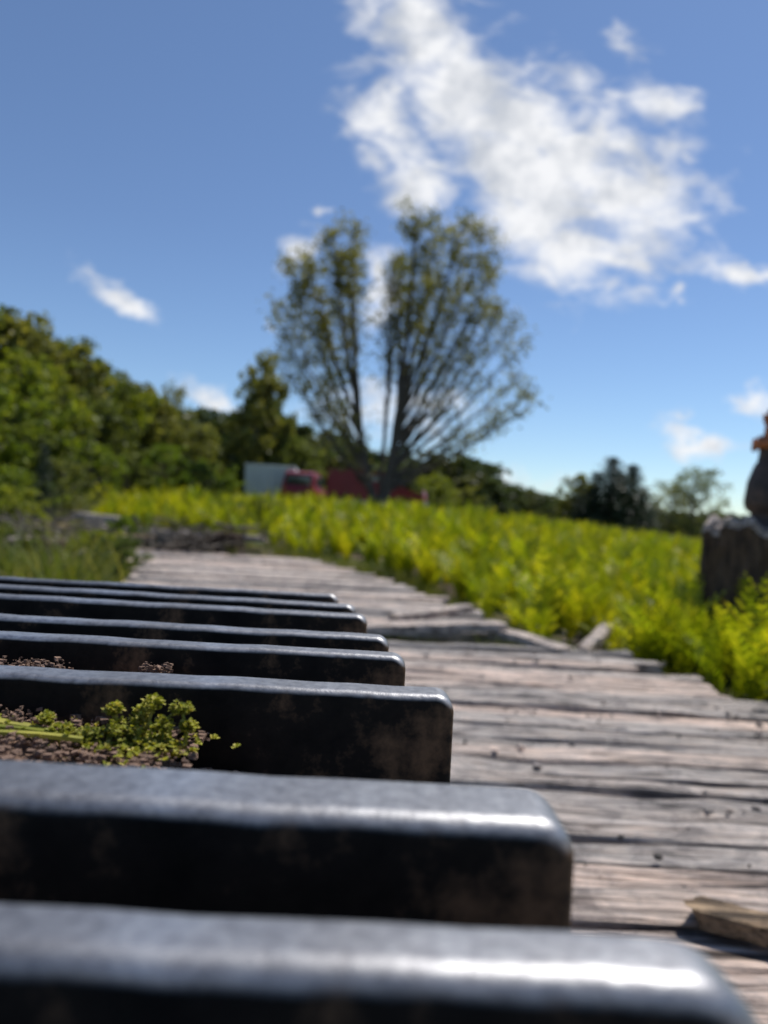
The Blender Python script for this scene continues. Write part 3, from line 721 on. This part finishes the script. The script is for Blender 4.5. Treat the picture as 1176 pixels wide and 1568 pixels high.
def brush(loc,seed,rad,n=130):
    r=np.random.default_rng(seed); g=Geo()
    for i in range(n):
        c=np.array([r.normal()*rad*.45,r.normal()*rad*.35,abs(r.normal())*rad*.24]); a=r.random()*6.28; el=r.normal()*.35
        d=np.array([math.cos(a)*math.cos(el),math.sin(a)*math.cos(el),math.sin(el)])*rad*(.25+.5*r.random())
        V,F=tube(bez(c-d,c+r.normal(size=3)*.06,c+d,5),np.linspace(.020,.005,5)*(.5+r.random()),4); g.add(V,F)
    obj('brush_pile',g.mesh('brush_pile',[M_bark]),(loc[0],loc[1],float(terrain(loc[0],loc[1]))))
brush((-4.3,9.3),1,.9); brush((-5.6,11.2),2,1.0); brush((-2.9,11.2),3,.8); brush((-3.8,7.6),4,.6,110); brush((-4.6,8.2),5,.7)

# ------------------------------------------------------------------ sky
world=bpy.data.worlds.new('World'); scene.world=world; world.use_nodes=True
nt=world.node_tree; nt.nodes.clear()
out=N(nt,'ShaderNodeOutputWorld'); bg=N(nt,'ShaderNodeBackground'); bg.inputs['Strength'].default_value=.13
EL,AZ=62.,48.
sky=N(nt,'ShaderNodeTexSky'); sky.sky_type='NISHITA'; sky.sun_disc=False
sky.sun_elevation=math.radians(EL); sky.sun_rotation=math.radians(AZ); sky.altitude=200; sky.air_density=1.0; sky.dust_density=.15; sky.ozone_density=2.2
tc=N(nt,'ShaderNodeTexCoord'); sp=N(nt,'ShaderNodeSeparateXYZ'); L(nt,tc.outputs['Generated'],sp.inputs[0])
def M(op,a,b=None,c=None):
    m=N(nt,'ShaderNodeMath',operation=op)
    for i,v in enumerate((a,b,c)):
        if v is None: continue
        if hasattr(v,'is_linked'): L(nt,v,m.inputs[i])
        else: m.inputs[i].default_value=v
    return m.outputs[0]
yy=M('MAXIMUM',sp.outputs['Y'],.05)
cb=N(nt,'ShaderNodeCombineXYZ'); L(nt,M('DIVIDE',sp.outputs['X'],yy),cb.inputs[0]); L(nt,M('DIVIDE',sp.outputs['Z'],yy),cb.inputs[1])
def vm(op,a,b=None,sc=None):
    m=N(nt,'ShaderNodeVectorMath',operation=op)
    for i,v in enumerate((a,b)):
        if v is None: continue
        if hasattr(v,'is_linked'): L(nt,v,m.inputs[i])
        else: m.inputs[i].default_value=v
    if sc is not None: m.inputs['Scale'].default_value=sc
    return m
P0=cb.outputs[0]
n1=noise(nt,7,3,.5,P0); n2=noise(nt,22,4,.6,P0)
w1=vm('SCALE',vm('SUBTRACT',n1.outputs['Color'],(.5,.5,.5)).outputs[0],sc=.12); w2=vm('SCALE',vm('SUBTRACT',n2.outputs['Color'],(.5,.5,.5)).outputs[0],sc=.05)
Pw=vm('ADD',vm('ADD',P0,w1.outputs[0]).outputs[0],w2.outputs[0]).outputs[0]
# clouds: (tan azimuth, tan elevation, rx, ry, tilt deg, density)
CL=[(.011,.677,.095,.06,-40,1.2),(.07,.600,.13,.08,-40,1.45),(-.015,.525,.10,.05,-45,1.1),(.02,.46,.09,.05,-40,.95),(.135,.535,.15,.09,-25,1.5),(.220,.480,.17,.11,-25,1.5),
    (.295,.460,.13,.08,-20,1.25),(.24,.390,.16,.052,-8,1.25),(.16,.44,.11,.06,-20,1.2),(.345,.590,.085,.05,-25,.75),(.30,.66,.07,.035,-30,.6),(.37,.535,.06,.035,0,.55),
    (-.115,.372,.035,.04,-30,.9),(-.104,.43,.020,.018,0,.6),(-.355,.286,.085,.022,-32,1.15),(-.240,.152,.06,.02,-15,.9),(-.18,.246,.014,.014,0,.7),
    (.480,.345,.065,.022,-3,1.1),(.375,.318,.030,.018,0,.75),(.423,.123,.065,.018,-12,1.1),(.498,.175,.05,.022,-5,1.1),(.40,.145,.035,.015,0,.6),
    (-.02,.30,.045,.06,0,.9),(.0,.15,.15,.06,0,.8),(.13,.07,.13,.022,-8,.85),(.75,.45,.2,.06,10,.8),(-.9,.5,.25,.07,-10,.7),(.9,.9,.2,.1,20,.8),(-.6,.9,.2,.06,-30,.6)]
acc=None
for (cx,cy,rx,ry,an,s_) in CL:
    mp=N(nt,'ShaderNodeMapping',vector_type='TEXTURE'); mp.inputs['Location'].default_value=(cx,cy,0); mp.inputs['Rotation'].default_value=(0,0,math.radians(an)); mp.inputs['Scale'].default_value=(rx,ry,1)
    L(nt,Pw,mp.inputs[0]); ln=vm('LENGTH',mp.outputs[0])
    v=M('MULTIPLY_ADD',ln.outputs['Value'],-.75,s_*.6+.05)
    acc=v if acc is None else M('MAXIMUM',acc,v)
mpn=N(nt,'ShaderNodeMapping'); mpn.inputs['Rotation'].default_value=(0,0,math.radians(40)); mpn.inputs['Scale'].default_value=(1.0,1.9,1); L(nt,P0,mpn.inputs[0])
fb=noise(nt,12,9,.6,mpn.outputs[0],.4)
den=M('ADD',acc,M('MULTIPLY',M('SUBTRACT',fb.outputs['Fac'],.5),1.9))
al=N(nt,'ShaderNodeMapRange',interpolation_type='SMOOTHSTEP'); L(nt,den,al.inputs[0]); al.inputs[1].default_value=-.18; al.inputs[2].default_value=.72; al.inputs[4].default_value=.97
front=M('GREATER_THAN',sp.outputs['Y'],.06)
alpha=M('MULTIPLY',al.outputs[0],front)
cc=ramp(nt,[(.36,(4.6,4.85,5.3)),(.58,(7.3,7.35,7.5))],noise(nt,13,7,.6,P0).outputs['Fac'])
grad=ramp(nt,[(0,(.84,.94,1.0)),(.10,(.78,.87,.97)),(.35,(.74,.79,.89)),(.7,(.78,.82,.89))],sp.outputs['Z'])
skyc=mixc(nt,1.0,sky.outputs[0],grad.outputs[0],'MULTIPLY')
fin=mixc(nt,alpha,skyc,cc.outputs[0])
L(nt,fin,bg.inputs[0]); L(nt,bg.outputs[0],out.inputs[0])

sl=bpy.data.lights.new('sun','SUN'); sl.energy=5.0; sl.angle=math.radians(.5); sl.color=(1,.96,.9)
so=bpy.data.objects.new('sun',sl); COL.objects.link(so)
d=Vector((math.sin(math.radians(AZ))*math.cos(math.radians(EL)),math.cos(math.radians(AZ))*math.cos(math.radians(EL)),math.sin(math.radians(EL))))
so.rotation_euler=d.to_track_quat('Z','Y').to_euler(); so.location=(5,5,20)

# ------------------------------------------------------------------ camera
cd=bpy.data.cameras.new('camera'); cam=bpy.data.objects.new('camera',cd); COL.objects.link(cam)
cd.sensor_fit='AUTO'; cd.sensor_width=36; cd.lens=26; cd.clip_start=.01; cd.clip_end=3000
Rm=Matrix.Rotation(math.radians(90.5),4,'X')@Matrix.Rotation(math.radians(3.0),4,'Z')
cam.matrix_world=Matrix.Translation((0,0,.68))@Rm
cd.dof.use_dof=True; cd.dof.focus_distance=.50; cd.dof.aperture_fstop=5.2; cd.dof.aperture_blades=0
scene.camera=cam
scene.view_settings.view_transform='Standard'; scene.view_settings.look='None'; scene.view_settings.exposure=0
